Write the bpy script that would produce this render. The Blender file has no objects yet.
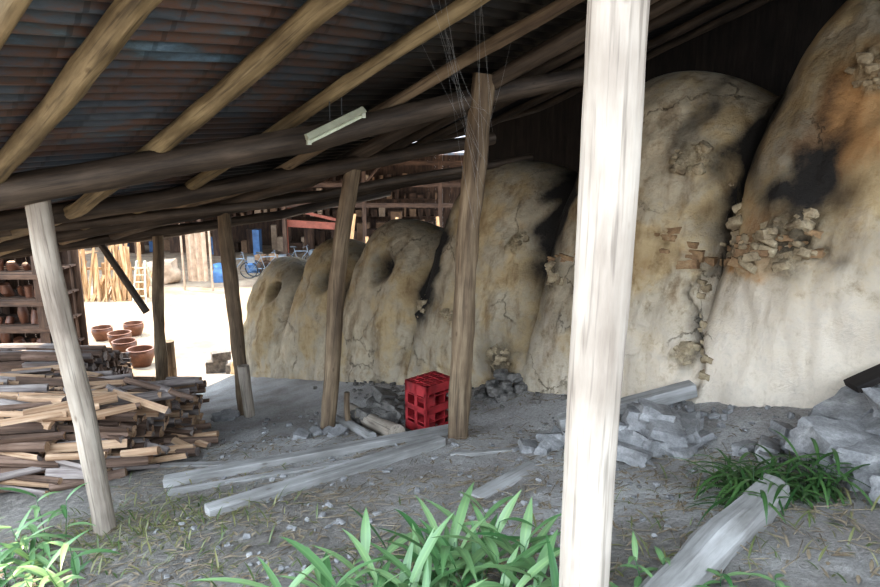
import bpy, math, random
from mathutils import Vector, noise, Matrix
R=random.Random(7)
def N(x,y,z=0.0): return noise.noise(Vector((x,y,z)))
def clamp(x,a=0.0,b=1.0): return max(a,min(b,x))
def sm(a,b,x):
    t=clamp((x-a)/(b-a)); return t*t*(3-2*t)

# ------------------------------------------------------------------ materials
def newmat(name):
    m=bpy.data.materials.new(name); m.use_nodes=True
    nt=m.node_tree; bs=nt.nodes['Principled BSDF']
    return m,nt,bs
def nd(nt,typ,**k):
    n=nt.nodes.new(typ)
    for a,b in k.items():
        if a in n.inputs.keys(): n.inputs[a].default_value=b
        else: setattr(n,a,b)
    return n
def ramp(nt,fac,stops):
    r=nt.nodes.new('ShaderNodeValToRGB'); cr=r.color_ramp
    while len(cr.elements)<len(stops): cr.elements.new(0.5)
    for e,(p,c) in zip(cr.elements,stops):
        e.position=p; e.color=(c[0],c[1],c[2],1) if not isinstance(c,(int,float)) else (c,c,c,1)
    nt.links.new(fac,r.inputs[0]); return r
def mapping(nt,src,scale):
    m=nt.nodes.new('ShaderNodeMapping'); m.inputs['Scale'].default_value=scale
    nt.links.new(src,m.inputs['Vector']); return m.outputs[0]
def mix(nt,fac,a,b,bt='MIX'):
    m=nt.nodes.new('ShaderNodeMix'); m.data_type='RGBA'; m.blend_type=bt
    for i,v in ((0,fac),(6,a),(7,b)):
        if hasattr(v,'is_output'): nt.links.new(v,m.inputs[i])
        else: m.inputs[i].default_value=v if i==0 else (v[0],v[1],v[2],1)
    return m.outputs[2]
def bump(nt,bs,h,strength,dist=0.02):
    b=nt.nodes.new('ShaderNodeBump'); b.inputs['Strength'].default_value=strength; b.inputs['Distance'].default_value=dist
    nt.links.new(h,b.inputs['Height']); nt.links.new(b.outputs[0],bs.inputs['Normal'])
def wood(name,dark,mid,light,grain=14,rough=.8,crack=.5,knot=.5):
    m,nt,bs=newmat(name)
    at=nt.nodes.new('ShaderNodeAttribute'); at.attribute_name='wc'
    v1=mapping(nt,at.outputs['Vector'],(grain,grain,1.3))
    n1=nd(nt,'ShaderNodeTexNoise',Scale=1.0,Detail=6.0,Roughness=.65); nt.links.new(v1,n1.inputs['Vector'])
    r1=ramp(nt,n1.outputs['Fac'],[(.3,dark),(.5,mid),(.72,light)])
    v2=mapping(nt,at.outputs['Vector'],(grain*5,grain*5,2.2))
    n2=nd(nt,'ShaderNodeTexNoise',Scale=1.0,Detail=3.0,Roughness=.5); nt.links.new(v2,n2.inputs['Vector'])
    r2=ramp(nt,n2.outputs['Fac'],[(.33,(.25,.22,.2)),(.45,(1,1,1))])
    c=mix(nt,crack,r1.outputs[0],r2.outputs[0],'MULTIPLY')
    n3=nd(nt,'ShaderNodeTexNoise',Scale=2.5,Detail=3.0); nt.links.new(at.outputs['Vector'],n3.inputs['Vector'])
    r3=ramp(nt,n3.outputs['Fac'],[(.3,(.6,.56,.52)),(.65,(1.1,1.08,1.05))])
    c=mix(nt,.8,c,r3.outputs[0],'MULTIPLY')
    v4=mapping(nt,at.outputs['Vector'],(7,7,3.2))
    vo=nd(nt,'ShaderNodeTexVoronoi',Scale=1.0); nt.links.new(v4,vo.inputs['Vector'])
    r4=ramp(nt,vo.outputs['Distance'],[(.05,(.25,.17,.11)),(.11,(1,1,1))])
    c=mix(nt,knot,c,r4.outputs[0],'MULTIPLY')
    nt.links.new(c,bs.inputs['Base Color']); bs.inputs['Roughness'].default_value=rough
    bump(nt,bs,n2.outputs['Fac'],.5,.006)
    return m
def rocky(name,stops,scale=5,rough=.9,bs_=.6,fine=60,dist=.015):
    m,nt,bs=newmat(name)
    tc=nt.nodes.new('ShaderNodeTexCoord')
    n1=nd(nt,'ShaderNodeTexNoise',Scale=float(scale),Detail=8.0,Roughness=.65); nt.links.new(tc.outputs['Object'],n1.inputs['Vector'])
    r1=ramp(nt,n1.outputs['Fac'],stops)
    n2=nd(nt,'ShaderNodeTexNoise',Scale=float(fine),Detail=4.0,Roughness=.7); nt.links.new(tc.outputs['Object'],n2.inputs['Vector'])
    r2=ramp(nt,n2.outputs['Fac'],[(.3,.55),(.6,1.1)])
    c=mix(nt,.6,r1.outputs[0],r2.outputs[0],'MULTIPLY')
    nt.links.new(c,bs.inputs['Base Color']); bs.inputs['Roughness'].default_value=rough
    bump(nt,bs,n2.outputs['Fac'],bs_,dist)
    return m
M={}
M['post_pale']=wood('pale_weathered_wood',(.32,.27,.225),(.44,.385,.33),(.54,.49,.43),9,.75,.5,.6)
M['post_grey']=wood('grey_weathered_wood',(.20,.16,.13),(.33,.28,.23),(.45,.40,.34),12,.8,.5)
M['post_brown']=wood('brown_weathered_wood',(.085,.055,.035),(.17,.12,.075),(.31,.235,.155),12,.8,.6)
M['beam']=wood('smoked_beam_wood',(.025,.017,.012),(.06,.042,.029),(.13,.095,.068),12,.7,.5)
M['purlin']=wood('weathered_purlin_wood',(.07,.05,.025),(.19,.14,.075),(.36,.28,.165),12,.7,.6)
M['plank']=wood('dusty_plank_wood',(.17,.16,.15),(.28,.27,.26),(.40,.385,.38),10,.85,.3)
M['bark']=wood('firewood_bark',(.05,.03,.02),(.13,.08,.055),(.24,.165,.13),16,.85,.6)
M['split']=wood('firewood_split_face',(.24,.13,.07),(.41,.27,.17),(.58,.43,.31),20,.8,.35)
M['greywood']=wood('firewood_grey_face',(.12,.095,.09),(.24,.2,.185),(.40,.35,.32),18,.8,.5)
M['lumber']=wood('sunlit_lumber',(.22,.11,.05),(.38,.22,.10),(.55,.38,.22),14,.8,.3)
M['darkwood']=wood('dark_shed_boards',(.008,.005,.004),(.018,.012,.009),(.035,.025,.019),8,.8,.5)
M['shedwood']=wood('shed_wall_boards',(.03,.016,.010),(.07,.038,.022),(.14,.08,.05),8,.8,.5)
M['rock']=rocky('grey_rubble_stone',[(.3,(.14,.132,.128)),(.55,(.27,.257,.25)),(.75,(.44,.42,.40))],6)
M['rock_dark']=rocky('dark_kiln_debris',[(.3,(.06,.053,.047)),(.6,(.19,.17,.15)),(.8,(.40,.37,.33))],9)
M['brick']=rocky('fired_brick',[(.3,(.16,.085,.045)),(.6,(.32,.205,.11)),(.8,(.40,.31,.2))],8)
M['claylump']=rocky('clay_daub_lumps',[(.3,(.13,.09,.055)),(.5,(.30,.23,.145)),(.7,(.45,.37,.25))],7,.95,.6,45)
M['pot']=rocky('brown_glazed_pot',[(.3,(.07,.028,.015)),(.7,(.18,.075,.04))],4,.45,.2)
M['litter']=rocky('dry_leaf_litter',[(.3,(.13,.09,.055)),(.6,(.25,.195,.13)),(.8,(.42,.36,.26))],3,.85,.1)

def ground_mat():
    m,nt,bs=newmat('dusty_soil')
    tc=nt.nodes.new('ShaderNodeTexCoord'); o=tc.outputs['Object']
    n1=nd(nt,'ShaderNodeTexNoise',Scale=1.1,Detail=7.0,Roughness=.6); nt.links.new(o,n1.inputs['Vector'])
    r1=ramp(nt,n1.outputs['Fac'],[(.32,(.26,.225,.20)),(.5,(.39,.36,.335)),(.7,(.52,.495,.47))])
    n2=nd(nt,'ShaderNodeTexNoise',Scale=45.0,Detail=6.0,Roughness=.75); nt.links.new(o,n2.inputs['Vector'])
    r2=ramp(nt,n2.outputs['Fac'],[(.32,.45),(.5,.95),(.72,1.4)])
    c=mix(nt,.8,r1.outputs[0],r2.outputs[0],'MULTIPLY')
    at=nt.nodes.new('ShaderNodeAttribute'); at.attribute_name='gcol'   # x: damp soil  y: yard dust
    sp=nt.nodes.new('ShaderNodeSeparateXYZ'); nt.links.new(at.outputs['Vector'],sp.inputs[0])
    n3=nd(nt,'ShaderNodeTexNoise',Scale=12.0,Detail=8.0,Roughness=.7); nt.links.new(o,n3.inputs['Vector'])
    r3=ramp(nt,n3.outputs['Fac'],[(.3,(.075,.062,.05)),(.55,(.19,.165,.14)),(.75,(.38,.345,.30))])
    c=mix(nt,sp.outputs[0],c,r3.outputs[0])
    r6=ramp(nt,n1.outputs['Fac'],[(.35,(.20,.13,.08)),(.65,(.33,.24,.15))])
    c=mix(nt,sp.outputs[1],c,r6.outputs[0])
    nt.links.new(c,bs.inputs['Base Color']); bs.inputs['Roughness'].default_value=.95
    ad=nt.nodes.new('ShaderNodeMath'); ad.operation='ADD'; nt.links.new(n2.outputs['Fac'],ad.inputs[0]); nt.links.new(n3.outputs['Fac'],ad.inputs[1])
    bump(nt,bs,ad.outputs[0],.9,.03)
    return m
M['ground']=ground_mat()

def kiln_mat():
    m,nt,bs=newmat('kiln_clay')
    tc=nt.nodes.new('ShaderNodeTexCoord'); o=tc.outputs['Object']
    at=nt.nodes.new('ShaderNodeAttribute'); at.attribute_name='kc'   # x soot and painted recess shade, y pale, z ochre
    sp=nt.nodes.new('ShaderNodeSeparateXYZ'); nt.links.new(at.outputs['Vector'],sp.inputs[0])
    at2=nt.nodes.new('ShaderNodeAttribute'); at2.attribute_name='kr'  # x rubble
    sp2=nt.nodes.new('ShaderNodeSeparateXYZ'); nt.links.new(at2.outputs['Vector'],sp2.inputs[0])
    n1=nd(nt,'ShaderNodeTexNoise',Scale=1.3,Detail=8.0,Roughness=.62); nt.links.new(o,n1.inputs['Vector'])
    r1=ramp(nt,n1.outputs['Fac'],[(.3,(.36,.245,.125)),(.44,(.50,.375,.215)),(.54,(.45,.375,.27)),(.7,(.62,.50,.345))])
    n2=nd(nt,'ShaderNodeTexNoise',Scale=6.0,Detail=12.0,Roughness=.74); nt.links.new(o,n2.inputs['Vector'])
    r2=ramp(nt,n2.outputs['Fac'],[(.3,(.48,.41,.34)),(.5,(1,1,1)),(.75,(1.2,1.18,1.15))])
    c=mix(nt,.85,r1.outputs[0],r2.outputs[0],'MULTIPLY')
    vs=mapping(nt,o,(3.2,3.2,.55))
    n5=nd(nt,'ShaderNodeTexNoise',Scale=1.5,Detail=7.0,Roughness=.65); nt.links.new(vs,n5.inputs['Vector'])
    r5=ramp(nt,n5.outputs['Fac'],[(.34,(.46,.39,.32)),(.5,(1,1,1))])
    c=mix(nt,.75,c,r5.outputs[0],'MULTIPLY')
    def thr(attr,lo,hi,amp=1.0):
        a=nt.nodes.new('ShaderNodeMath'); a.operation='MULTIPLY_ADD'; a.inputs[1].default_value=amp
        nt.links.new(n2.outputs['Fac'],a.inputs[0]); nt.links.new(attr,a.inputs[2])
        mr=nt.nodes.new('ShaderNodeMapRange'); mr.inputs[1].default_value=lo; mr.inputs[2].default_value=hi
        nt.links.new(a.outputs[0],mr.inputs[0]); return mr.outputs[0]
    c=mix(nt,thr(sp.outputs[1],.72,1.25),c,(.68,.58,.47))
    c=mix(nt,thr(sp.outputs[2],.85,1.2),c,(.50,.27,.11))
    n4=nd(nt,'ShaderNodeTexNoise',Scale=22.0,Detail=6.0,Roughness=.7); nt.links.new(o,n4.inputs['Vector'])
    r4=ramp(nt,n4.outputs['Fac'],[(.35,(.13,.09,.05)),(.5,(.33,.25,.15)),(.65,(.48,.39,.26))])
    c=mix(nt,sp2.outputs[0],c,r4.outputs[0])
    nw=nd(nt,'ShaderNodeTexNoise',Scale=4.0,Detail=8.0,Roughness=.7); nt.links.new(o,nw.inputs['Vector'])
    va=mix(nt,.22,o,nw.outputs['Color'],'LINEAR_LIGHT')
    vo=nd(nt,'ShaderNodeTexVoronoi',feature='DISTANCE_TO_EDGE',Scale=.9); nt.links.new(va,vo.inputs['Vector'])
    rc=ramp(nt,vo.outputs['Distance'],[(.0,1.0),(.007,.0)])
    ns=nd(nt,'ShaderNodeTexNoise',Scale=1.3,Detail=3.0); nt.links.new(o,ns.inputs['Vector'])
    rs=ramp(nt,ns.outputs['Fac'],[(.49,0.0),(.59,.75)])
    mm=nt.nodes.new('ShaderNodeMath'); mm.operation='MULTIPLY'; nt.links.new(rc.outputs[0],mm.inputs[0]); nt.links.new(rs.outputs[0],mm.inputs[1])
    c=mix(nt,mm.outputs[0],c,(.11,.075,.045))
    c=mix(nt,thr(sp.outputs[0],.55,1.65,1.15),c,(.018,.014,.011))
    nt.links.new(c,bs.inputs['Base Color']); bs.inputs['Roughness'].default_value=.92
    h=nt.nodes.new('ShaderNodeMath'); h.operation='SUBTRACT'; nt.links.new(n2.outputs['Fac'],h.inputs[0]); nt.links.new(mm.outputs[0],h.inputs[1])
    bump(nt,bs,h.outputs[0],.8,.055)
    return m
M['kiln']=kiln_mat()

def roof_mat():
    m,nt,bs=newmat('old_corrugated_iron')
    at=nt.nodes.new('ShaderNodeAttribute'); at.attribute_name='wc'
    v=mapping(nt,at.outputs['Vector'],(3.0,.6,1))
    n1=nd(nt,'ShaderNodeTexNoise',Scale=1.2,Detail=8.0,Roughness=.7); nt.links.new(v,n1.inputs['Vector'])
    r1=ramp(nt,n1.outputs['Fac'],[(.3,(.03,.035,.042)),(.44,(.085,.10,.12)),(.52,(.13,.075,.055)),(.6,(.08,.10,.115)),(.68,(.14,.21,.27)),(.8,(.5,.56,.6))])
    v2=mapping(nt,at.outputs['Vector'],(1.1,.55,1))
    br=nd(nt,'ShaderNodeTexBrick',Scale=1.0); nt.links.new(v2,br.inputs['Vector'])
    br.inputs['Color1'].default_value=(.65,.68,.75,1); br.inputs['Color2'].default_value=(1.3,1.28,1.25,1); br.inputs['Mortar'].default_value=(.5,.5,.5,1); br.inputs['Mortar Size'].default_value=.008
    c=mix(nt,.6,r1.outputs[0],br.outputs['Color'],'MULTIPLY')
    sp=nt.nodes.new('ShaderNodeSeparateXYZ'); nt.links.new(at.outputs['Vector'],sp.inputs[0])
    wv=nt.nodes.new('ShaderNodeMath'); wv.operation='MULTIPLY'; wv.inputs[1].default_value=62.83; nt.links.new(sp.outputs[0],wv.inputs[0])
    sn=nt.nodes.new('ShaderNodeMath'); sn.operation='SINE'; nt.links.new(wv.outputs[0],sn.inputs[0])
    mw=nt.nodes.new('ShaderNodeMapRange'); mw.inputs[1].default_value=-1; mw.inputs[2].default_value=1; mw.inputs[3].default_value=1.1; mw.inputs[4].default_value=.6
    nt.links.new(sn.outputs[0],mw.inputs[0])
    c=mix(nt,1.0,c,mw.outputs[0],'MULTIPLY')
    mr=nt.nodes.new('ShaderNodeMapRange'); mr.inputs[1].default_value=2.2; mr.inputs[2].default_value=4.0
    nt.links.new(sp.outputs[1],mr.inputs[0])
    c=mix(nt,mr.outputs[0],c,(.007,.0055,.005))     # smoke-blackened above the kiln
    nt.links.new(c,bs.inputs['Base Color']); bs.inputs['Roughness'].default_value=.5; bs.inputs['Metallic'].default_value=.15
    return m
M['roof']=roof_mat()
def plain(name,c,rough=.6,metal=0,var=.25,scale=6):
    m,nt,bs=newmat(name)
    tc=nt.nodes.new('ShaderNodeTexCoord')
    n=nd(nt,'ShaderNodeTexNoise',Scale=float(scale),Detail=5.0); nt.links.new(tc.outputs['Object'],n.inputs['Vector'])
    r=ramp(nt,n.outputs['Fac'],[(.3,tuple(x*(1-var) for x in c)),(.7,tuple(min(1,x*(1+var)) for x in c))])
    nt.links.new(r.outputs[0],bs.inputs['Base Color']); bs.inputs['Roughness'].default_value=rough; bs.inputs['Metallic'].default_value=metal
    return m
M['red']=plain('red_crate_plastic',(.28,.022,.026),.55,0,.4,8)
M['white']=plain('aged_enamel',(.36,.36,.27),.4)
M['tube']=plain('glass_lamp_tube',(.5,.52,.4),.2)
M['blue']=plain('blue_tarp',(.07,.15,.30),.5)
M['sheet']=plain('beige_cloth',(.36,.26,.18),.8)
M['rust']=plain('red_oxide_steel',(.22,.06,.035),.5)
M['black']=plain('black_rubber',(.02,.02,.02),.5)
M['steel']=plain('painted_steel',(.2,.23,.26),.35,.6)
M['web']=plain('cobweb_silk',(.3,.3,.3),.5)
M['cardboard']=plain('cardboard_box',(.20,.12,.07),.8)
M['gal']=plain('galvanised_can',(.3,.35,.4),.4,.5)
def leafmat(name,a,b,t=.35):
    m,nt,bs=newmat(name)
    at=nt.nodes.new('ShaderNodeAttribute'); at.attribute_name='wc'
    sp=nt.nodes.new('ShaderNodeSeparateXYZ'); nt.links.new(at.outputs['Vector'],sp.inputs[0])
    c=mix(nt,sp.outputs[0],a,b)
    rr=ramp(nt,sp.outputs[1],[(.35,(1,1,1)),(.5,(1.5,1.4,1.3)),(.65,(1,1,1))])
    c=mix(nt,.6,c,rr.outputs[0],'MULTIPLY')
    nt.links.new(c,bs.inputs['Base Color']); bs.inputs['Roughness'].default_value=.4
    tr=nt.nodes.new('ShaderNodeBsdfTranslucent'); nt.links.new(c,tr.inputs['Color'])
    ms=nt.nodes.new('ShaderNodeMixShader'); ms.inputs[0].default_value=t
    nt.links.new(bs.outputs[0],ms.inputs[1]); nt.links.new(tr.outputs[0],ms.inputs[2])
    nt.links.new(ms.outputs[0],nt.nodes['Material Output'].inputs['Surface'])
    return m
M['leaf']=leafmat('bamboo_grass_leaf',(.05,.13,.045),(.20,.30,.14),.22)
M['leafd']=leafmat('dark_grass_leaf',(.03,.075,.025),(.10,.18,.06))
M['grass']=leafmat('weed_leaf',(.07,.11,.035),(.24,.22,.10))

# ------------------------------------------------------------------ builder
class B:
    def __init__(s): s.v=[];s.f=[];s.w=[];s.mi=[]
    def tube(s,pts,rad,seg=14,rough=.0,seed=0,mi=0,res=.12,capmi=None,flat=0.0):
        P=[Vector(p) for p in pts]; 
        if not isinstance(rad,(list,tuple)): rad=[rad]*len(P)
        L=[0]
        for a,b in zip(P,P[1:]): L.append(L[-1]+(b-a).length)
        n=max(2,int(L[-1]/res)+1); Q=[];RR=[];LL=[]
        for i in range(n):
            t=L[-1]*i/(n-1); k=0
            while k<len(P)-2 and t>L[k+1]: k+=1
            u=(t-L[k])/max(1e-6,L[k+1]-L[k]); Q.append(P[k].lerp(P[k+1],u)); RR.append(rad[k]+(rad[k+1]-rad[k])*u); LL.append(t)
        base=len(s.v); d=(P[-1]-P[0]).normalized()
        ref=Vector((0,0,1)) if abs(d.z)<.9 else Vector((1,0,0))
        for i,(q,r) in enumerate(zip(Q,RR)):
            d=(Q[min(i+1,n-1)]-Q[max(i-1,0)]).normalized()
            a=d.cross(ref).normalized(); b=a.cross(d)
            if rough: q=q+a*(N(seed*3.1,LL[i]*.9,1.5)*rough*r*1.6)+b*(N(seed*5.7,LL[i]*.9,8.5)*rough*r*1.6)
            for j in range(seg):
                th=2*math.pi*j/seg; rr=r
                if rough:
                    rr*=1+rough*(.8*N(math.cos(th)*1.3+seed,math.sin(th)*1.3,LL[i]*2.2)+.35*N(math.cos(th)*3+seed,math.sin(th)*3,LL[i]*6))
                s.v.append(q+a*(math.cos(th)*rr)+b*(math.sin(th)*rr))
                s.w.append((math.cos(th)*r+seed*1.37,math.sin(th)*r+seed*.71,LL[i]+seed*2.3))
        for i in range(n-1):
            for j in range(seg):
                k=(j+1)%seg
                s.f.append((base+i*seg+j,base+i*seg+k,base+(i+1)*seg+k,base+(i+1)*seg+j)); s.mi.append(mi)
        cm=mi if capmi is None else capmi
        s.f.append(tuple(base+j for j in range(seg))[::-1]); s.mi.append(cm)
        s.f.append(tuple(base+(n-1)*seg+j for j in range(seg))); s.mi.append(cm)
    def prism(s,a,b,poly,mi=0,up=(0,0,1),capmi=None,seed=0,taper=1.0):
        a=Vector(a);b=Vector(b);d=(b-a).normalized();up=Vector(up)
        sd=d.cross(up).normalized(); u2=sd.cross(d); base=len(s.v); n=len(poly)
        for k,p in enumerate((a,b)):
            t=taper if k else 1
            for x,y in poly:
                s.v.append(p+sd*x*t+u2*y*t); s.w.append((x+seed*1.37,y+seed*.71,(b-a).length*k+seed*2.3))
        for j in range(n):
            k=(j+1)%n; s.f.append((base+j,base+k,base+n+k,base+n+j)); s.mi.append(mi)
        cm=mi if capmi is None else capmi
        s.f.append(tuple(base+j for j in range(n))[::-1]); s.mi.append(cm)
        s.f.append(tuple(base+n+j for j in range(n))); s.mi.append(cm)
    def box(s,c,size,rot=0,mi=0,seed=0,tilt=(0,0)):
        c=Vector(c); M_=Matrix.Rotation(rot,3,'Z')@Matrix.Rotation(tilt[0],3,'X')@Matrix.Rotation(tilt[1],3,'Y'); base=len(s.v)
        for x in(-1,1):
            for y in(-1,1):
                for z in(-1,1):
                    l=Vector((x*size[0]/2,y*size[1]/2,z*size[2]/2)); s.v.append(c+M_@l); 
                    ax=max(range(3),key=lambda i:size[i]); o=[i for i in range(3) if i!=ax]
                    s.w.append((l[o[0]]+seed*1.37,l[o[1]]+seed*.71,l[ax]+seed*2.3))
        for f in((0,1,3,2),(4,6,7,5),(0,4,5,1),(2,3,7,6),(0,2,6,4),(1,5,7,3)):
            s.f.append(tuple(base+i for i in f)); s.mi.append(mi)
    def rock(s,c,size,seed=0,mi=0,rot=None,blocky=.7,sub=5,tl=.35):
        r=random.Random(seed); c=Vector(c); base=len(s.v)
        M_=Matrix.Rotation(r.uniform(0,6.28) if rot is None else rot,3,'Z')@Matrix.Rotation(r.uniform(-tl,tl),3,'X')@Matrix.Rotation(r.uniform(-tl,tl),3,'Y')
        idx={}
        def vert(p):
            k=tuple(round(x,4) for x in p)
            if k in idx: return idx[k]
            q=Vector(p); sp=q.normalized(); q=q*blocky+sp*(1-blocky)*1.2
            nn=N(sp.x*1.4+seed,sp.y*1.4,sp.z*1.4)*.28+N(sp.x*4+seed,sp.y*4,sp.z*4)*.1
            q=q*(1+nn); q=Vector((q.x*size[0]/2,q.y*size[1]/2,q.z*size[2]/2))
            idx[k]=len(s.v); s.v.append(c+M_@q); s.w.append(tuple(q)); return idx[k]
        n=sub
        for ax in range(3):
            for sg in(-1,1):
                for i in range(n):
                    for j in range(n):
                        q=[]
                        for (a,b) in((i,j),(i+1,j),(i+1,j+1),(i,j+1)):
                            p=[0,0,0];p[ax]=sg;p[(ax+1)%3]=-1+2*a/n;p[(ax+2)%3]=-1+2*b/n; q.append(vert(p))
                        s.f.append(tuple(q) if sg>0 else tuple(q[::-1])); s.mi.append(mi)
    def leaf(s,p,d,L,W,droop=.5,var=.5,mi=0,n=6,fold=.25):
        p=Vector(p); d=Vector(d).normalized(); base=len(s.v)
        sd=d.cross(Vector((0,0,1))); sd=sd.normalized() if sd.length>.05 else Vector((1,0,0))
        cur=p.copy(); dirn=d.copy()
        for i in range(n+1):
            t=i/n; w=W*.5*math.sin(math.pi*min(1,(t*.93+.07))**.8)*(1 if t<1 else 0)+.0004
            upv=sd.cross(dirn)
            for k,x in((0,-1),(1,0),(2,1)):
                s.v.append(cur+sd*(x*w)+upv*(abs(x)*w*fold)); s.w.append((var,.5+x*.5,t))
            dirn=(dirn+Vector((0,0,-droop/n))).normalized(); cur=cur+dirn*(L/n)
        for i in range(n):
            for k in(0,1):
                a=base+i*3+k; s.f.append((a,a+1,a+4,a+3)); s.mi.append(mi)
    def build(s,name,mats,smooth=True,angle=None,bevel=0):
        me=bpy.data.meshes.new(name); me.from_pydata([tuple(v) for v in s.v],[],s.f)
        at=me.attributes.new('wc','FLOAT_VECTOR','POINT')
        at.data.foreach_set('vector',[x for w in s.w for x in w])
        for m in (mats if isinstance(mats,list) else [mats]): me.materials.append(M[m])
        me.polygons.foreach_set('material_index',s.mi)
        me.polygons.foreach_set('use_smooth',[smooth]*len(s.f)); me.update()
        if smooth: me.set_sharp_from_angle(angle=angle or .7)
        o=bpy.data.objects.new(name,me); bpy.context.scene.collection.objects.link(o)
        if bevel:
            b=o.modifiers.new('bevel','BEVEL'); b.width=bevel; b.segments=2
        return o

# ------------------------------------------------------------------ ground
K0=Vector((3.0,4.85));T=Vector((-.675,.738));Nn=Vector((.738,.675))
def g0(x,y):
    s=-.59*x+.807*y
    s=max(s,-3)
    if s>13: s=13+ (1-math.exp(-(s-13)/1.0))*1.0
    return -.23*s
def gz(x,y):
    z=g0(x,y)+.035*N(x*.9,y*.9,3)+.018*N(x*3,y*3,7)*(1 if y<14 else .3)
    dn=(x-K0.x)*Nn.x+(y-K0.y)*Nn.y
    if y<13: z+=.16*sm(-1.0,0,dn)
    return z
def axis(a,b,segs):
    out=[a];x=a
    for lim,st in segs:
        while x<lim-1e-6: x=min(lim,x+st); out.append(x)
    return out
xs=axis(-30,0,[(-12,1.0),(-5.5,.2),(4.5,.055),(12,.6)])
ys=axis(-8,0,[(1.5,.5),(8.5,.055),(15,.15),(44,.8)])
b=B(); gc=[]
for y in ys:
    for x in xs:
        z=gz(x,y)
        if 1.5<y<8.5 and -5.5<x<4.5: z+=.016*N(x*9,y*9,1)+.010*N(x*22,y*22,5)
        b.v.append((x,y,z)); b.w.append((x,y,0))
        q=.643*x+.766*y
        damp=sm(3.9,2.6,q+.9*N(x*1.2,y*1.2,9))*.85
        yard=sm(11,15,-.766*x+.643*y)*.9
        gc.append((damp,yard,0))
nx=len(xs)
for j in range(len(ys)-1):
    for i in range(nx-1):
        a=j*nx+i; b.f.append((a,a+1,a+nx+1,a+nx)); b.mi.append(0)
o=b.build('ground','ground',True,3.0)
at=o.data.attributes.new('gcol','FLOAT_VECTOR','POINT'); at.data.foreach_set('vector',[x for w in gc for x in w])

# ------------------------------------------------------------------ kiln
LE=10.75
seams=[-7.5,-5.4,-3.3,-1.1,1.08,3.08,5.12,7.08,8.78,LE]
tops=[4.9,4.3,3.65,3.06,2.46,1.50,.62,.16,-.38]
patches=[(1.50,1.55,.17),(.42,.92,.27),(.75,.75,.16),(2.8,.26,.15),(3.53,.57,.11),(4.98,-.43,.15),(4.3,-.38,.11),(1.17,-.18,.12),(3.4,-.75,.18),(1.0,1.05,.10),(.1,2.2,.18)]
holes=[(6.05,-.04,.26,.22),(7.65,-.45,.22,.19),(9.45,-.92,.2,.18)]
soot_shades=[(.30,1.35,.24,.35,.8),(.38,1.7,.16,.5,.55),(.55,1.25,.25,.25,.5),(1.6,1.95,.14,.45,.75),(4.96,.4,.22,1.0,1.7),(4.7,1.15,.35,.25,.5),(3.0,1.3,.26,1.1,1.9),(3.2,1.0,.3,.5,.6),(3.4,-.7,.35,.35,.7),(2.75,2.0,.3,.5,.9),
 (7.0,-.1,.16,.7,1.1),(8.7,-.6,.14,.6,1.0),(1.05,2.0,.18,.6,1.2),(.85,1.5,.15,.3,.6),(5.95,.05,.3,.3,.3),(7.55,-.35,.25,.25,.3),(9.35,-.8,.25,.25,.3),(.35,2.2,.35,.4,.35),(4.95,-.35,.2,.3,.5),(1.1,.1,.07,.6,.4),(-.3,2.7,.5,.4,.6),(.35,.9,.35,.2,.45),(2.5,.2,.12,.5,.35),(1.15,1.3,.12,.6,.6)]  # mostly smoke stains; the entries over the holes paint in recess shade
ochres=[(1.0,.72,.6,.14,.6),(.0,1.7,.6,.7,.4),(3.0,.35,.5,.3,.3),(.7,1.0,.3,.25,.5),(2.6,1.1,.8,.3,.2),(-.3,2.3,.6,.5,.4),(2.3,.6,.5,.08,.5),(4.2,.3,.5,.6,.15),(.3,1.9,.2,.5,.5)]
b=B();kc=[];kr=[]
dl=.024; nL=int((LE+7.5)/dl)+1; nW=140
cols=[]
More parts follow.
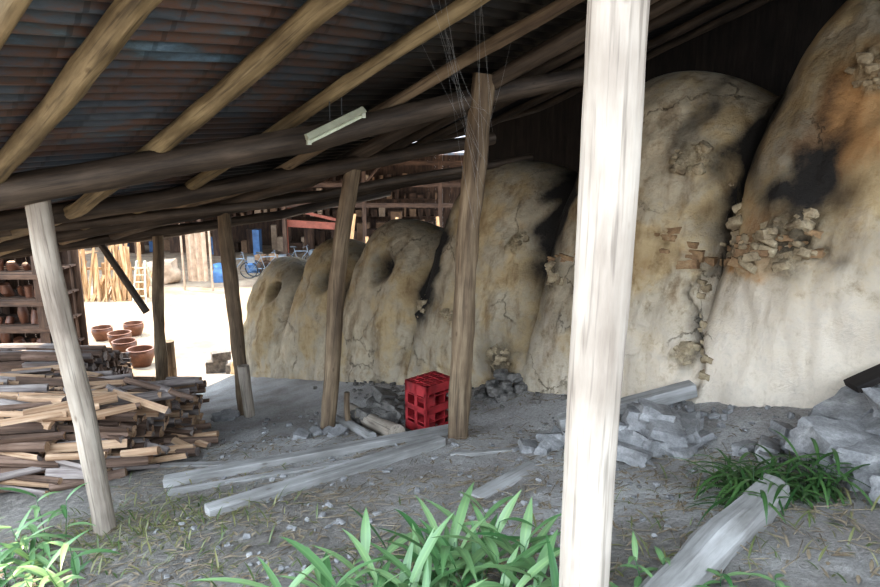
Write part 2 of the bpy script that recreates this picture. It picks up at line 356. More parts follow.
for i in range(nL):
    L=-7.5+dl*i
    k=0
    while k<8 and L>=seams[k+1]: k+=1
    c=clamp((L-seams[k])/(seams[k+1]-seams[k])); e=abs(2*c-1)
    edge=1-e
    grv=math.exp(-(edge*(seams[k+1]-seams[k])/2/.07)**2)
    pin=1-.16*e**4-.03*grv
    e2=(c-.56)/.44 if c>.56 else (.56-c)/.56
    hp=1-(.28*e2**2.8 if c>.56 else .12*e2**2.2)
    if k==8 and c>.5: pin=1-.45*e**3; hp=1-.3*e**3
    A=1.5-.55*sm(2.5,6,L)
    bx=K0+T*L; base=g0(bx.x,bx.y)-.15
    H=tops[k]-base
    for kk,sd in((k-1,-1),(k+1,1)):
        if 0<=kk<=8:
            dist=(L-seams[k]) if sd<0 else (seams[k+1]-L)
            wgt=.5*sm(.10,0,dist); hk=(tops[kk]-base)
            H=H*(1-wgt)+hk*wgt; hp=hp*(1-wgt)+(.80)*wgt
    col=[]
    for j in range(nW+1):
        ph=math.pi*j/nW
        cs,sn=math.cos(ph),math.sin(ph)
        n_=2.0/2.1
        a=A*(abs(cs)**n_)*(1 if cs>0 else -1); hh=abs(sn)**n_
        z=base+H*hh*hp
        low=1-clamp(hh)
        pp=1-(1-pin)*sm(0.12,.75,hh)*1.0-.02*grv
        off=A-a*pp-.10*low*(1 if a>0 else -1)
        d=0; soot_shade=0;pale=0;och=0;rub=0
        if j<nW*.62:
            zz=z
            w1=.2*N(L*2.2,zz*2.2,21)+.13*N(L*5,zz*5,22); w2=.2*N(L*2.2,zz*2.2,31)+.13*N(L*5,zz*5,32)
            d+=.07*N(L*1.1,zz*1.1,2)+.045*N(L*2.7,zz*2.7,5)+.02*N(L*8,zz*8,8)+.008*N(L*20,zz*20,8)
            fl=N(L*1.7,zz*2.3,12); d+=.024*sm(.14,.19,fl)
            fl2=N(L*3.1,zz*3.1,42); d+=.016*sm(.25,.29,fl2)
            for (pl,pz,pr) in patches:
                if abs(L-pl)>1.6*pr or abs(zz-pz)>1.6*pr: continue
                r=math.hypot(L-pl,zz-pz)/pr+.5*N(L*7,zz*7,4)
                m=sm(1.1,.75,r)
                if m>0: d-=m*(.015+.13*abs(N(L*13,zz*13,pl))+.04*abs(N(L*30,zz*30,pl))); rub=max(rub,m*.8)
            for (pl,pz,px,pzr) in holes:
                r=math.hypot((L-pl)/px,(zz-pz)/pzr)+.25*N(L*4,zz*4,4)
                m=sm(1.3,.1,r); d+=m*.28; soot_shade+=m*.8  # dents the recess and paints its shade into the dark channel
            for (pl,pz,px,pzr,am) in soot_shades:
                r=math.hypot((L-pl+w1)/px,(zz-pz+w2)/pzr); soot_shade+=am*math.exp(-r*r)
            for (pl,pz,px,pzr,am) in ochres:
                r=math.hypot((L-pl+w1)/px,(zz-pz+w2)/pzr); och+=am*math.exp(-r*r)
            cy=.78+.12*math.sin(L*4)+.08*N(L*5,1,1)
            if -.2<L<2.0:
                mk=sm(.05,.0,abs(zz-cy))*sm(-.2,.1,L)*sm(2.0,1.6,L); d+=mk*.07; soot_shade+=mk*.4
            cx=1.1+.12*math.sin(zz*5)+.1*N(zz*4,3,3)
            mk=sm(.05,.0,abs(L-cx))*sm(1.6,1.2,zz)*sm(-.6,-.2,zz); d+=mk*.08; soot_shade+=mk*.5
            pale=.42*sm(.55,.0,(zz-base)/H+.1*N(L*2,zz*2,6))+ .42*sm(3.2,.2,L)*sm(.7,.3,(zz-base)/H)
            soot_shade+=.25*sm(.85,1.0,hh)*sm(0,3,L)+ .4*grv*sm(.3,.7,hh)+.10*sm(1.5,5,L)
        else: soot_shade=.6
        p=bx+Nn*(off+d)
        col.append((p.x,p.y,z))
        b.v.append((p.x,p.y,z)); b.w.append((0,0,0)); kc.append((soot_shade,pale,och)); kr.append((rub,0,0))
    cols.append(col)
for i in range(nL-1):
    for j in range(nW):
        a=i*(nW+1)+j; b.f.append((a,a+1,a+nW+2,a+nW+1)[::-1]); b.mi.append(0)
b.f.append(tuple((nL-1)*(nW+1)+j for j in range(nW+1))); b.mi.append(0)
b.f.append(tuple(j for j in range(nW+1))[::-1]); b.mi.append(0)
def surf(L,z):
    col=cols[int(clamp((L+7.5)/dl,0,nL-1))]
    for p in col:
        if p[2]>=z: return Vector(p)
    return Vector(col[nW//2])
rk=random.Random(77); kang=math.atan2(T.y,T.x); Nv=Vector((Nn.x,Nn.y,0))
for (pl,pz,pr) in patches:
    for i in range(int(12*(pr/.16)**2)):
        a=rk.uniform(0,6.28);t=math.sqrt(rk.random())*pr*.9; p=surf(pl+t*math.cos(a),pz+t*math.sin(a)); s_=rk.choice([.03,.05,.07,.10])
        b.rock(p+Nv*s_*.2,(s_*rk.uniform(.8,1.5),s_*.9,s_*rk.uniform(.5,1)),rk.randint(0,9999),mi=1,rot=kang+rk.uniform(-.5,.5),blocky=.7,sub=3,tl=.6)
for i in range(26):      # exposed bricks along the broken ledge
    L=rk.uniform(.25,1.7); z=.78+.12*math.sin(L*4)+rk.uniform(-.10,.10); p=surf(L,z); s_=rk.uniform(.06,.13)
    b.rock(p+Nv*s_*.38,(s_*1.4,s_,s_*.6),rk.randint(0,9999),mi=2,rot=kang+rk.uniform(-.2,.2),blocky=.9,sub=3,tl=.2)
for i in range(22):      # crumbled edge down the chamber joint
    z=rk.uniform(-.4,1.3); L=1.1+.12*math.sin(z*5)+rk.uniform(-.08,.08); p=surf(L,z); s_=rk.uniform(.03,.08)
    b.rock(p+Nv*s_*.3,(s_*1.3,s_,s_*.8),rk.randint(0,9999),mi=1,rot=kang,blocky=.75,sub=3)
for i in range(14):
    L=rk.uniform(2.2,2.9); z=.55+rk.uniform(-.05,.05)-(L-2.2)*.2; p=surf(L,z); s_=rk.uniform(.05,.10)
    b.rock(p+Nv*s_*.38,(s_*1.6,s_,s_*.5),rk.randint(0,9999),mi=2,rot=kang,blocky=.9,sub=3,tl=.15)
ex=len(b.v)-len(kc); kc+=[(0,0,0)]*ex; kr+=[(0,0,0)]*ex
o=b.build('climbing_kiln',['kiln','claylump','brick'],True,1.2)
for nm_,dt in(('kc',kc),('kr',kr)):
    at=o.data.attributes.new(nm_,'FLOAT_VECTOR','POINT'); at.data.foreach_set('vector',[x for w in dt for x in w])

# ------------------------------------------------------------------ roof
def mq(m,q): return (-.766*m+.643*q,.643*m+.766*q)
def zr(m,q): return 3.30-.366*min(m,6)-.2*max(m-6,0)+.0617*q+.15*max(q-5,0)
def zxy(x,y): return zr(-.766*x+.643*y,.643*x+.766*y)
b=B(); m0,m1=-5.5,13.0; per=.10
nm=int((m1-m0)/per*6); qs=[.85+i*.45 for i in range(26)]
for i in range(nm+1):
    m=m0+(m1-m0)*i/nm
    for q in qs:
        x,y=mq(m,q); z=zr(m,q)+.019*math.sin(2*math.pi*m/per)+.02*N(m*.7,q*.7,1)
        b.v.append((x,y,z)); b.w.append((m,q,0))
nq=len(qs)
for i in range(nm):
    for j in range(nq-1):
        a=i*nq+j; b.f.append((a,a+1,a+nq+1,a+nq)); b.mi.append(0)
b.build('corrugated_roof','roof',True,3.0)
def purl(name,q,ma,mb,r,mat,seed,dz=0):
    pts=[]
    m=ma
    while m<mb+.01:
        x,y=mq(m,q); pts.append((x,y,zr(m,q)-.035-r-dz)); m+=.5
    b=B(); b.tube(pts,[r*(1.08-.2*i/len(pts)) for i in range(len(pts))],14,.22,seed,res=.12); return b.build(name,mat)
for i,(q,ma,mb,r,mt,dz) in enumerate([(1.03,-3,8,.05,'purlin',0),(1.47,-5,9,.07,'purlin',0),(2.38,-5,9,.07,'purlin',0),(3.30,-5,12.5,.055,'purlin',0),(4.15,-5,12.5,.05,'post_brown',0),(4.85,-5,12.5,.075,'beam',0),(5.7,-5,12.5,.055,'beam',0),(6.6,-5,12,.055,'beam',0),(8.2,-5,12,.055,'beam',0),(9.6,-5,12,.055,'beam',0)]):
    purl('roof_purlin',q,ma,mb,r,mt,i+3,dz)
def beam(name,pts,rads,mat,seed,rough=.3):
    b=B(); b.tube(pts,rads,16,rough,seed,res=.1); return b.build(name,mat)
beam('roof_beam',[(-3.9,3.85,1.15),(-2.72,4.45,1.38),(-1.0,5.25,1.72),(.42,6.08,2.09),(1.8,6.9,2.42)],[.115,.11,.10,.09,.08],'beam',21,.15)
beam('roof_beam',[(-4.6,5.2,.9),(-2.6,6.15,1.18),(-.9,7.0,1.48),(.6,7.8,1.78)],[.085,.085,.08,.07],'beam',22,.2)
beam('roof_beam',[(-6.4,6.9,.38),(-4.4,7.9,.66),(-2.8,8.7,.9),(-1.0,9.6,1.1),(1.0,10.6,1.4)],[.08,.08,.08,.075,.07],'beam',23,.2)
beam('roof_beam',[(-8.4,9.4,-.04),(-6.4,10.4,.12),(-4.74,11.2,.3),(-2.9,12.1,.5),(-1.0,13.2,.85)],[.08]*5,'beam',24,.2)
beam('roof_beam',[(.6,1.75,2.9),(1.5,2.6,2.95),(2.3,3.3,3.0)],[.08]*3,'beam',25,.2)
beam('roof_beam',[(-4.9,6.6,.78),(-1.9,7.3,1.05),(1.2,8.9,1.55)],[.05]*3,'beam',26,.2)
beam('roof_beam',[(-3.6,3.9,1.06),(-5.4,6.9,.46),(-7.0,9.6,.08)],[.07]*3,'beam',27,.2)
beam('roof_beam',[(-8.6,10.8,-.22),(-5.6,12.4,.04),(-3.0,13.6,.4)],[.07]*3,'beam',29,.2)

def post(bx,by,top,rb,rt,mat,seed,rough=.16,bend=.03,name='wooden_post'):
    b=B(); z0=gz(bx,by)-.12; a=Vector((bx,by,z0)); t=Vector(top); pts=[];rad=[]
    for i in range(9):
        u=i/8; p=a.lerp(t,u); p.x+=bend*math.sin(u*math.pi)*math.cos(seed)+bend*.3*math.sin(u*7); p.y+=bend*math.sin(u*math.pi)*math.sin(seed)
        pts.append(p); rad.append(rb+(rt-rb)*u)
    b.tube(pts,rad,24,rough,seed,res=.05); return b.build(name,mat)
post(.505,2.1,(.54,2.1,zxy(.525,2.1)-.0),.086,.095,'post_pale',1,.07,.012)
post(-2.49,4.47,(-2.74,4.5,1.33),.078,.08,'post_grey',2,.14,.03)
post(.16,5.95,(.39,5.95,2.26),.10,.105,'post_brown',3,.22,.04)
post(-1.28,7.0,(-.92,7.0,1.46),.085,.085,'post_brown',4,.2,.05)
post(-2.73,8.7,(-2.85,8.72,.94),.10,.085,'post_brown',5,.2,.03)
post(-5.05,11.2,(-4.82,11.2,.34),.10,.09,'post_brown',6,.2,.03)
post(-5.33,12.4,(-5.3,12.4,-1.98),.1,.11,'post_brown',7,.2,.01,'wooden_stump')
post(-2.6,8.45,(-2.66,8.5,-1.2),.07,.075,'post_grey',8,.2,.01,'wooden_stump')
post(-1.02,7.0,(-1.04,7.0,-1.02),.035,.03,'post_brown',9,.2,.01,'wooden_stake')
beam('diagonal_brace',[(-5.0,10.95,-1.05),(-5.75,11.1,.1)],[.06,.055],'beam',28,.15)
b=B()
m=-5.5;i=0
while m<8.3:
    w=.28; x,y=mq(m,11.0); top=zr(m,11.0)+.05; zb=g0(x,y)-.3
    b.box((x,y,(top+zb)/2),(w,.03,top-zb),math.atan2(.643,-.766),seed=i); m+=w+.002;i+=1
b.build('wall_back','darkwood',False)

# ------------------------------------------------------------------ planks / logs on the ground
def gp(x,y,h=0): return Vector((x,y,gz(x,y)+h))
sq=lambda w,h:[(-w/2,-h/2),(w/2,-h/2),(w/2,h/2),(-w/2,h/2)]
def plank(name,a,c,w,h,mat,seed,lift=0.0):
    b=B(); A_=gp(*a,h/2-.03+lift); C_=gp(*c,h/2-.03+lift)
    b.prism(A_,C_,sq(w,h),seed=seed); return b.build(name,mat,False,bevel=.008)
plank('wooden_plank',(.12,6.1),(-2.5,5.5),.12,.12,'plank',1)
plank('wooden_plank',(.02,5.72),(-1.75,4.5),.13,.11,'plank',2)
plank('wooden_plank',(-.8,5.5),(-2.35,5.22),.07,.07,'plank',3)
plank('wooden_plank',(1.0,5.1),(.1,5.35),.06,.05,'plank',4)
plank('wooden_plank',(1.05,5.45),(2.25,5.55),.14,.12,'plank',5,.1)
plank('wooden_plank',(-2.9,6.3),(-1.9,5.9),.10,.05,'plank',6)
plank('wooden_plank',(.25,4.2),(.75,4.75),.14,.05,'plank',7)
b=B(); b.tube([gp(.9,2.5,-.02),gp(1.35,2.95,.02),gp(1.95,3.5,.05)],[.11,.12,.10],9,.25,31,res=.1); b.build('fallen_log','plank',True,.5)
b=B(); b.tube([gp(-1.12,7.75,.06),gp(-.45,6.25,.06)],[.075,.095],16,.15,32,res=.1); b.build('fallen_log','post_grey')
b=B(); b.tube([gp(-1.35,7.6,.05),gp(-.7,6.3,.04)],[.05,.055],12,.15,33,res=.1); b.build('fallen_log','plank')

def pile(name,cx,cy,rx,ry,h,n,smin,smax,mat,seed,blocky=.7,flat=.7,rot=0):
    r=random.Random(seed); b=B()
    for i in range(n):
        a=r.uniform(0,6.28); t=math.sqrt(r.random()); dx=rx*t*math.cos(a); dy=ry*t*math.sin(a)
        x=cx+dx*math.cos(rot)-dy*math.sin(rot); y=cy+dx*math.sin(rot)+dy*math.cos(rot)
        s=r.uniform(smin,smax)*(1.1-.3*t); hh=h*max(0,1-t*1.1)*r.random()
        b.rock((x,y,gz(x,y)+s*.2+hh),(s*r.uniform(.9,1.5),s*r.uniform(.7,1),s*r.uniform(flat*.6,flat)),seed*100+i,blocky=blocky,sub=5 if smax>.08 else 3)
    return b.build(name,mat,True,.55)
pile('stone_rubble',1.62,4.95,.42,.42,.24,34,.18,.34,'rock',41,.95,.5)
pile('stone_rubble',1.0,5.25,.3,.3,.05,7,.14,.22,'rock',42,.9)
pile('brick_rubble',-.62,7.3,.34,.4,.34,40,.12,.24,'rock_dark',43,.9)
pile('brick_rubble',-.2,7.05,.25,.25,.1,10,.12,.2,'rock',44,.85)
pile('kiln_debris',.75,7.1,.35,.25,.25,60,.05,.14,'rock_dark',45,.5,.9)
pile('kiln_debris',-.2,7.9,2.6,.3,.0,60,.03,.08,'rock_dark',46,.5,.9,math.atan2(.738,-.675))
pile('kiln_debris',2.2,5.2,1.2,.25,.0,50,.02,.07,'rock',54,.5,.9,math.atan2(.738,-.675))
pile('broken_concrete',2.9,4.0,.45,.4,.3,14,.28,.5,'rock',47,.95)
pile('broken_concrete',2.4,4.35,.25,.2,.0,6,.12,.2,'rock',48,.8)
pile('broken_concrete',2.65,3.4,.22,.3,.03,7,.2,.34,'rock',49,.9)
pile('foundation_stone',-1.35,6.7,.3,.15,.0,5,.1,.2,'rock',50,.7)
pile('scattered_pebbles',.2,4.6,2.6,1.6,0,300,.012,.05,'rock',51,.5)
pile('scattered_pebbles',-1.5,7.0,1.6,1.2,0,90,.02,.06,'rock',52,.5)
pile('foundation_stone',-2.85,8.6,.2,.2,0,4,.15,.25,'rock',53,.7)
b=B()
b.box(gp(-4.95,14.0,.12),(.45,.3,.28),.2); b.box(gp(-4.85,14.0,.36),(.4,.25,.2),.5); b.box(gp(-4.5,13.8,.1),(.3,.25,.22),-.2)
b.build('concrete_block_stack','rock_dark',False,bevel=.02)
b=B(); b.prism(gp(2.95,4.5,.26),gp(3.5,4.5,.42),sq(.16,.05)); b.prism(gp(3.0,4.45,.2),gp(3.5,4.25,.24),sq(.06,.06)); b.build('charred_board','darkwood',False,bevel=.006)

# ------------------------------------------------------------------ red bottle crate stood on end
b=B()
W,D,H=.42,.34,.54; t=.014
def cb(x,y,z,sx,sy,sz): b.box((x,y,z),(sx,sy,sz))
cb(0,0,H-t/2,W,D,t); cb(0,0,t/2,W,D,t)
cb(0,D/2-t/2,H/2,W,t,H)
for x in(-W/2+t/2,W/2-t/2):
    cb(x,0,H-.06,t,D,.12); cb(x,0,.05,t,D,.10); cb(x,0,H/2,t,D,.06)
    for y in(-D/2+.02,0,D/2-.02): cb(x,y,H/2,t,.04,H)
for z in(H*.25,H*.5,H*.75): cb(0,.0,z,W,D*.86,.012)
for x in(-W/6,W/6): cb(x,.0,H/2,.012,D*.86,H)
for x in(-W/2+.02,W/2-.02): cb(x,-D/2+.012,H/2,.04,.024,H)
for z in(.04,H-.05,H/2): cb(0,-D/2+.012,z,W,.024,.08)
for x in(-.14,-.05,.05,.14): cb(x,0,H+.005,.02,D*.9,.012)
for y in(-.11,0,.11): cb(0,y,H+.005,W*.9,.02,.012)
o=b.build('red_bottle_crate','red',False,bevel=.003)
o.location=gp(-.10,6.6,-.01); o.rotation_euler=(0,0,.75)

# ------------------------------------------------------------------ firewood
b=B(); r=random.Random(5)
def fwlog(c,ang,L,rad,tilt=0,k=None):
    d=Vector((math.cos(ang)*math.cos(tilt),math.sin(ang)*math.cos(tilt),math.sin(tilt)))
    k=r.random() if k is None else k; sd=r.randint(0,999); c=Vector(c)
    rot=r.uniform(0,6.28)
    if k<.25: n=9; po=[(math.cos(2*math.pi*i/n)*rad*r.uniform(.9,1.1),math.sin(2*math.pi*i/n)*rad*r.uniform(.9,1.1)) for i in range(n)]
    elif k<.6:
        po=[(math.cos(math.pi*i/5)*rad,math.sin(math.pi*i/5)*rad*.9) for i in range(6)]
    else:
        po=[(0,0)]+[(math.cos(.2+1.2*i/3)*rad*1.5,math.sin(.2+1.2*i/3)*rad*1.5) for i in range(4)]
        po=[(x-rad*.55,y-rad*.5) for x,y in po]
    po=[(x*math.cos(rot)-y*math.sin(rot),x*math.sin(rot)+y*math.cos(rot)) for x,y in po]
    b.prism(c-d*L/2,c+d*L/2,po,mi=r.choice([0,0,1,1,2,2]),capmi=r.choice([1,1,2]),seed=sd,taper=r.uniform(.8,1.1))
for col in range(4):
    cx=-3.5-col*.62
    y=5.95
    while y<8.4:
        h=.66+.14*col*.8+.18*N(col*3,y*1.6,1)-.2*sm(6.4,5.95,y)-(.06 if col==0 else 0)
        zb=min(gz(cx+.3,y),gz(cx-.3,y)); z=zb+.03
        while z<gz(cx,y)+h:
            rad=r.uniform(.035,.07)
            fwlog((cx+r.uniform(-.1,.1),y+r.uniform(-.03,.03),z+rad),r.uniform(-.35,.3),r.uniform(.5,.75),rad,r.uniform(-.1,.1))
            z+=rad*1.5
        y+=.12
for i in range(54):
    x=r.uniform(-5.6,-3.1); y=r.uniform(5.7,7.6); front=y<5.95
    z=gz(x,y)+(.05+.2*r.random() if front else .66+.12*max(0,(-x-3.5))+r.random()*.1)
    fwlog((x,y,z),r.uniform(-.8,.8),r.uniform(.5,1.0),r.uniform(.03,.055),r.uniform(-.12,.12))
for i in range(26):
    x=r.uniform(-3.15,-2.8); y=r.uniform(6.0,7.8); fwlog((x,y,gz(x,y)+.05+.2*r.random()*(1 if x<-2.95 else .3)),r.uniform(-.9,.6),r.uniform(.35,.6),.045,r.uniform(-.25,.2))
b.build('firewood_stack',['bark','split','greywood'],False)
b=B()
for col in range(4):
    y=9.6
    while y<11.6:
        z=gz(-6.6,y)
        while z<gz(-6.6,y)+1.2-.3*abs(N(y*3,col,0)):
            rad=r.uniform(.05,.08); fwlog((-6.0-col*.66,y,z+rad),r.uniform(-.15,.15),.65,rad); z+=rad*1.7
        y+=.14
b.build('firewood_stack',['bark','bark','greywood'],False)

# ------------------------------------------------------------------ left storage rack
b=B()
for x in(-10.8,-9.4,-8.0):
    for y in(12.9,14.0): b.box((x,y,-1.5),(.12,.12,3.4),seed=x)
for z in(-2.4,-1.85,-1.3,-.75,-.2):
    for k in range(5): b.box((-9.4,12.95+k*.25,z),(3.1,.2,.04),seed=z+k)
    b.box((-9.4,12.85,z-.05),(3.1,.05,.09),seed=z)
for k in range(14): b.box((-10.9+k*.23,14.1,-1.4),(.21,.03,3.5),seed=k)
rr=random.Random(9)
for z in(-2.38,-1.83,-1.28,-.73):
    x=-10.7
    while x<-8.1:
        w=rr.uniform(.12,.3);h=rr.uniform(.12,.38)
        b.tube([(x,13.1+rr.random()*.3,z),(x,13.2,z+h*.6),(x,13.2,z+h)],[w*.35,w*.5,w*.35],12,mi=1); x+=w+.05
b.build('storage_rack',['shedwood','pot'],True,.6)

# ------------------------------------------------------------------ pots
def pot(x,y,R_,H_,seed):
    b=B(); prof=[(.0,.0),(.62,.0),(.8,.25),(.97,.6),(1.0,.82),(.93,.93),(1.02,.97),(1.02,1.0),(.88,1.0),(.86,.9),(.85,.6),(.6,.1),(0,.08)]
    n=32; z0=gz(x,y)-.01
    for (pr,pz) in prof:
        for j in range(n):
            a=2*math.pi*j/n; b.v.append((x+pr*R_*math.cos(a),y+pr*R_*math.sin(a),z0+pz*H_)); b.w.append((0,0,0))
    for i in range(len(prof)-1):
        for j in range(n):
            k=(j+1)%n; b.f.append((i*n+j,i*n+k,(i+1)*n+k,(i+1)*n+j)); b.mi.append(0)
    b.build('glazed_pot','pot',True,.6)
for (x,y,a,h) in[(-6.9,14.6,.30,.42),(-7.6,15.3,.28,.4),(-8.1,16.1,.28,.4),(-7.6,14.3,.27,.4),(-8.9,16.8,.26,.36),(-8.3,17.3,.26,.36)]: pot(x,y,a,h,0)

# ------------------------------------------------------------------ far yard
Z=-3.23
b=B(); rr=random.Random(3)
for i in range(60):
    x=-12.9+i*.05+rr.uniform(-.04,.04); y=21.6+rr.uniform(-.3,.3); L=rr.uniform(.8,2.2)
    lean=rr.uniform(.15,.5); sx=rr.uniform(-.35,.35)
    b.prism((x,y,Z),(x+sx,y+lean,Z+L),sq(rr.uniform(.04,.12),rr.uniform(.03,.07)),up=(0,1,0),seed=i)
b.prism((-12.9,22.0,Z+1.0),(-9.9,22.1,Z+1.0),sq(.08,.08),seed=3)
for x in(-12.8,-11.4,-10.0): b.prism((x,22.05,Z),(x,22.05,Z+1.2),sq(.09,.09),up=(0,1,0),seed=x)
b.build('leaning_lumber','lumber',False)
b=B()
for sx in(-.22,.22):
    b.prism((-9.9+sx,21.2,Z),(-9.9+sx*.6,21.55,Z+1.35),sq(.05,.03),up=(0,1,0)); b.prism((-9.9+sx,22.0,Z),(-9.9+sx*.6,21.6,Z+1.35),sq(.05,.03),up=(0,1,0))
for k in range(5):
    u=(k+1)/6; b.prism((-10.1,21.2+.35*u,Z+1.35*u),(-9.7,21.2+.35*u,Z+1.35*u),sq(.05,.03))
b.build('stepladder','white',False)
b=B()
nx_=20
for i in range(nx_+1):
    for j in range(11):
        u=i/nx_; b.v.append((-9.0+u*.7,23.2+.06*math.sin(u*20),Z+.35+j*.2)); b.w.append((0,0,0))
for i in range(nx_):
    for j in range(10):
        a=i*11+j; b.f.append((a,a+1,a+12,a+11)); b.mi.append(0)
b.prism((-9.2,23.2,Z+2.36),(-8.1,23.2,Z+2.36),sq(.05,.05)); b.prism((-9.15,23.2,Z),(-9.15,23.2,Z+2.4),sq(.06,.06),up=(0,1,0)); b.prism((-8.15,23.2,Z),(-8.15,23.2,Z+2.4),sq(.06,.06),up=(0,1,0))
b.build('hanging_cloth_screen','sheet')
def heap(name,x,y,sx,sy,sz,mat,seed):
    b=B(); b.rock((x,y,Z+sz*.4),(sx,sy,sz),seed,rot=.2,blocky=.6,sub=9); b.build(name,mat,True,1)
heap('blue_tarp_bundle',-8.3,25.0,.8,.6,.7,'blue',61)
heap('blue_tarp_bundle',-7.6,27.0,.8,.6,.6,'blue',62)
heap('sack_pile',-10.6,24.5,1.3,.8,.9,'sheet',63)
b=B()
for i in range(9):
    x=-7.0+rr.uniform(-.6,.6); y=26.6+rr.uniform(-.5,.5); b.box((x,y,Z+.15+.25*(i%3)),(.45,.35,.26),rr.uniform(0,1.5),mi=i%2)
b.build('cardboard_box_pile',['cardboard','shedwood'],False,bevel=.01)
def bike(x,y,ang):
    b=B(); r_=.33
    def ring(cx):
        pts=[(cx+r_*math.cos(t*math.pi/12),0,r_+r_*math.sin(t*math.pi/12)) for t in range(25)]
        b.tube(pts,.025,6,res=.09,mi=0)
        for t in range(8):
            a=t*math.pi/4; b.tube([(cx,0,r_),(cx+r_*math.cos(a),0,r_+r_*math.sin(a))],.004,4,mi=1,res=1)
    ring(-.52);ring(.52)
    J=dict(r=(-.52,0,.33),f=(.52,0,.33),bb=(-.08,0,.3),s=(-.22,0,.78),h=(.36,0,.8),sd=(-.26,0,.93),hb=(.32,0,1.0))
    for p,q in(('r','bb'),('bb','s'),('s','h'),('bb','h'),('r','s'),('h','f'),('s','sd'),('h','hb')): b.tube([J[p],J[q]],.017,8,mi=1,res=1)
    b.tube([(.25,-.26,1.0),(.34,-.1,1.02),(.34,.1,1.02),(.25,.26,1.0)],.014,8,mi=1,res=.1)
    b.rock((-.26,0,.96),(.26,.16,.07),3,mi=0,rot=0)
    b.tube([(-.08,-.06,.3),(-.02,-.08,.14)],.012,6,mi=1,res=1); b.tube([(-.08,.06,.3),(-.14,.08,.46)],.012,6,mi=1,res=1)
    b.box((.62,0,.75),(.28,.3,.22),mi=1)
    o=b.build('bicycle',['black','steel']); o.location=(x,y,gz(x,y)); o.rotation_euler=(.05,0,ang)
bike(-8.0,25.4,.25);bike(-6.9,26.0,.1);bike(-5.9,27.6,-.2)
b=B(); rr=random.Random(12)
x=-22
while x<5: b.box((x,35,0.3),(.384,.04,7.4),seed=x); x+=.385
b.build('wall_workshop_back','shedwood',False)
b=B()
for x in(-17,-13.5,-10.2,-6.6,-3.2,0,3): b.prism((x,28,Z-.1),(x,28,2.0),sq(.16,.16),up=(0,1,0),seed=x)
for z in(-.55,.3,1.2,2.0): b.prism((-18,28,z),(5,28,z),sq(.14,.18),seed=z)
for x in(-17,-13.5,-10.2,-6.6,-3.2,0,3): b.prism((x,28,1.8),(x,35,3.4),sq(.1,.14),seed=x); b.prism((x,28,.3),(x+1.4,28,1.9),sq(.1,.1),seed=x)
b.build('workshop_frame','shedwood',False)
b=B(); b.box((-7,30.3,2.75),(28,10.8,.08),tilt=(.22,0)); b.build('workshop_roof','roof',False)
b=B(); b.box((-5.4,28.3,-1.4),(2.6,.12,.3),tilt=(0,.06)); b.prism((-6.5,28.3,-.7),(-4.4,28.3,-1.2),sq(.1,.12)); b.prism((-6.6,28.3,Z),(-6.6,28.3,-1.2),sq(.12,.12),up=(0,1,0)); b.prism((-4.3,28.3,Z),(-4.3,28.3,-1.2),sq(.12,.12),up=(0,1,0)); b.build('red_steel_gantry','rust',False)
b=B()
for i in range(46):
    x=-16+i*.42; h=rr.uniform(.4,2.2); b.box((x,32.6+rr.uniform(-1.2,1.0),Z+h/2),(rr.uniform(.2,.6),.5,h),rr.uniform(-.2,.2),mi=rr.choice([0,0,1,2,2,2,3]))
for z in(-1.6,-.7,.2): 
    b.box((-8,34.4,z),(16,.5,.05),mi=2)
    for i in range(40): h=rr.uniform(.15,.55); b.box((-15.8+i*.4,34.3,z+h/2),(rr.uniform(.1,.35),.3,h),mi=rr.choice([0,1,2,2,0]))
b.build('workshop_clutter',['cardboard','sheet','shedwood','blue'],False)
b=B()
for i in range(18):
    x=-3.8+i*.28; L=rr.uniform(1.2,2.6); b.prism((x,24.5,Z),(x+rr.uniform(-.3,.3),25,Z+L),sq(.12,.06),up=(0,1,0),seed=i)
b.prism((-4,24.9,Z+1.1),(1.2,24.9,Z+1.1),sq(.08,.1))
b.build('leaning_lumber','lumber',False)
b=B()
b.tube([(-3.4,19.5,Z),(-3.4,19.5,Z+.9)],[.28,.3],20); b.build('metal_drum','gal')

# ------------------------------------------------------------------ lamp
b=B(); c=Vector((-.76,4.98,1.80)); d=Vector((.80,.38,.42)).normalized()
b.prism(c-d*.24,c+d*.24,[(-.06,.0),(-.025,.04),(.025,.04),(.06,.0),(.055,-.005),(-.055,-.005)],mi=0)
b.tube([c-d*.22+Vector((0,0,-.025)),c+d*.22+Vector((0,0,-.025))],.014,12,mi=1)
for s_ in(-.23,.23): b.box(c+d*s_+Vector((0,0,-.02)),(.03,.04,.045),.45,mi=0)
for s_ in(-.05,.05):
    p=c+d*s_; b.tube([p+Vector((0,0,.03)),Vector((p.x,p.y,zxy(p.x,p.y)-.1))],.004,6,mi=2)
b.build('fluorescent_lamp_fitting',['white','tube','black'],True,.5)

b=B(); rr=random.Random(4)
for i in range(16):
    a=Vector((rr.uniform(-.2,.6),rr.uniform(3.4,5.6),0)); a.z=zxy(a.x,a.y)-.03
    e=Vector((.38+rr.uniform(-.08,.08),5.84,rr.uniform(.9,2.1)))
    mid=(a+e)/2+Vector((0,0,-rr.uniform(.02,.15)))
    b.tube([a,mid,e],.0007,4,res=.2)
b.build('cobweb','web')

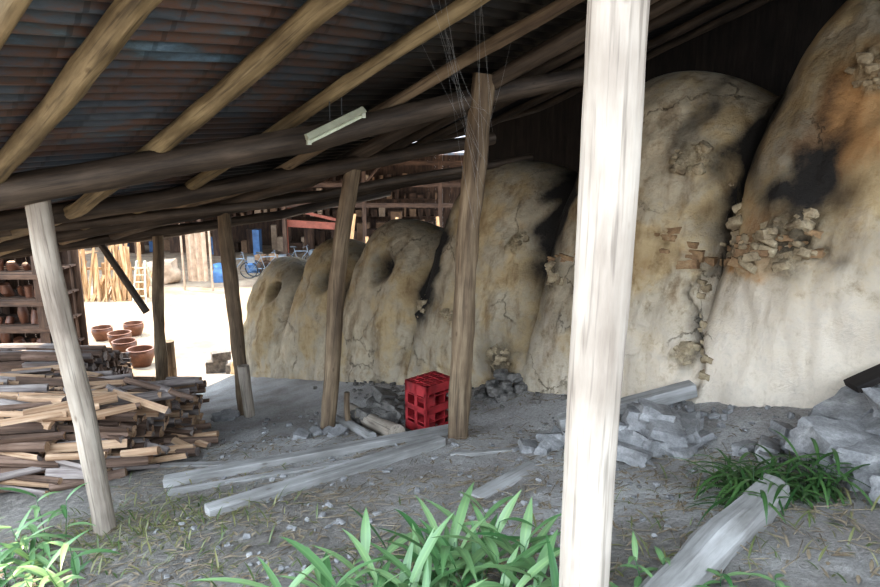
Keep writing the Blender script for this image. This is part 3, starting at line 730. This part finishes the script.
# ------------------------------------------------------------------ plants
def sasa(name,spots,n,hmin,hmax,Lm,Wm,mat,seed,spread=.25,droop=.9,el0=.1,el1=.9):
    r=random.Random(seed); b=B()
    for (x0,y0,k) in spots:
        for i in range(int(n*k)):
            x=x0+r.gauss(0,spread);y=y0+r.gauss(0,spread*.7); h=r.uniform(hmin,hmax)
            p=gp(x,y,-.01); lean=Vector((r.uniform(-.35,.35),r.uniform(-.35,.35),1)).normalized(); tip=p+lean*h
            b.tube([p,p.lerp(tip,.5),tip],[.003,.0025,.002],5,res=.1)
            nl=r.randint(3,6); a0=r.uniform(0,6.28)
            for t in range(nl):
                a=a0+t*2.4+r.uniform(-.4,.4); u=.45+.55*t/max(1,nl-1); el=r.uniform(el0,el1)
                b.leaf(p.lerp(tip,u),(math.cos(a)*math.cos(el),math.sin(a)*math.cos(el),math.sin(el)),Lm*r.uniform(.6,1.2),Wm*r.uniform(.7,1.2),droop*r.uniform(.6,1.3),r.random(),n=8)
    return b.build(name,mat,True,3)
sasa('bamboo_grass',[(-.05,2.7,1.2),(.2,2.75,1.3),(-.45,2.6,.9),(-.25,2.5,1),(.3,2.5,.7),(.05,2.95,.6)],7,.10,.40,.34,.046,'leaf',71,.13,.9,.3,1.2)
sasa('bamboo_grass',[(-2.2,3.2,.8),(-2.55,3.6,1),(-2.75,4.3,.6)],9,.12,.4,.26,.038,'leaf',72,.16)
sasa('dark_sedge_clump',[(1.85,3.75,1.5),(2.2,3.6,1.4),(1.75,3.4,.7)],15,.05,.24,.34,.02,'leafd',73,.11,1.6)
sasa('bamboo_grass',[(.75,2.65,.7),(1.2,2.6,.5),(1.0,3.9,.25)],7,.05,.18,.15,.026,'leaf',74,.12)
b=B(); r=random.Random(8)
for i in range(1900):
    k=r.random()
    if k<.7: x=r.gauss(-2.2,.6);y=r.gauss(4.35,.5)
    elif k<.85: x=r.uniform(-1.4,.6);y=r.uniform(2.8,3.6)
    else: x=r.uniform(.8,2.4);y=r.uniform(2.6,4.2)
    a=r.uniform(0,6.28); el=r.uniform(.3,1.2)
    b.leaf(gp(x,y,-.005),(math.cos(a)*math.cos(el),math.sin(a)*math.cos(el),math.sin(el)),r.uniform(.04,.17),r.uniform(.004,.013),1.0,r.random(),n=4)
b.build('grass_weeds','grass',True,3)
b=B()
for i in range(3200):
    if r.random()<.75: x=r.uniform(-3.2,2.4); y=r.uniform(2.6,4.8)
    else: x=r.uniform(-3,1.2); y=r.uniform(4.6,7)
    a=r.uniform(0,6.28)
    if r.random()<.5: b.leaf(gp(x,y,.012),(math.cos(a),math.sin(a),r.uniform(-.05,.3)),r.uniform(.03,.11),r.uniform(.008,.02),.3,r.random(),n=3)
    else:
        p=gp(x,y,.012); L=r.uniform(.04,.22); q=gp(x+math.cos(a)*L,y+math.sin(a)*L,.015); b.tube([p,q],.0025,4,res=1)
b.build('leaf_litter','litter',True,3)

# ------------------------------------------------------------------ light
w=bpy.data.worlds.new('World'); bpy.context.scene.world=w; w.use_nodes=True
nt=w.node_tree; bg=nt.nodes['Background']; bg.inputs[1].default_value=7.8
tc=nt.nodes.new('ShaderNodeTexCoord'); sp=nt.nodes.new('ShaderNodeSeparateXYZ'); nt.links.new(tc.outputs['Generated'],sp.inputs[0])
rw=ramp(nt,sp.outputs[2],[(.0,(.34,.35,.35)),(.22,(.52,.61,.72)),(.6,(.71,.85,1.0))])
nt.links.new(rw.outputs[0],bg.inputs[0])
su=bpy.data.lights.new('sun','SUN'); su.energy=12; su.angle=.009; su.color=(1,.80,.56)
so=bpy.data.objects.new('sun',su); bpy.context.scene.collection.objects.link(so)
D_=Vector((-.9*.52,.43*.52,.85)); so.rotation_euler=D_.to_track_quat('Z','Y').to_euler(); so.location=(-8,4,12)

cam=bpy.data.cameras.new('camera'); cam.lens=27; cam.sensor_width=36; cam.clip_start=.05
co=bpy.data.objects.new('camera',cam); bpy.context.scene.collection.objects.link(co)
co.location=(0,0,1.6); co.rotation_euler=(math.radians(78),0,0)
bpy.context.scene.camera=co
vs_=bpy.context.scene.view_settings
vs_.view_transform='Standard'
try: vs_.look='Medium High Contrast'
except Exception as ex: print('look',ex)
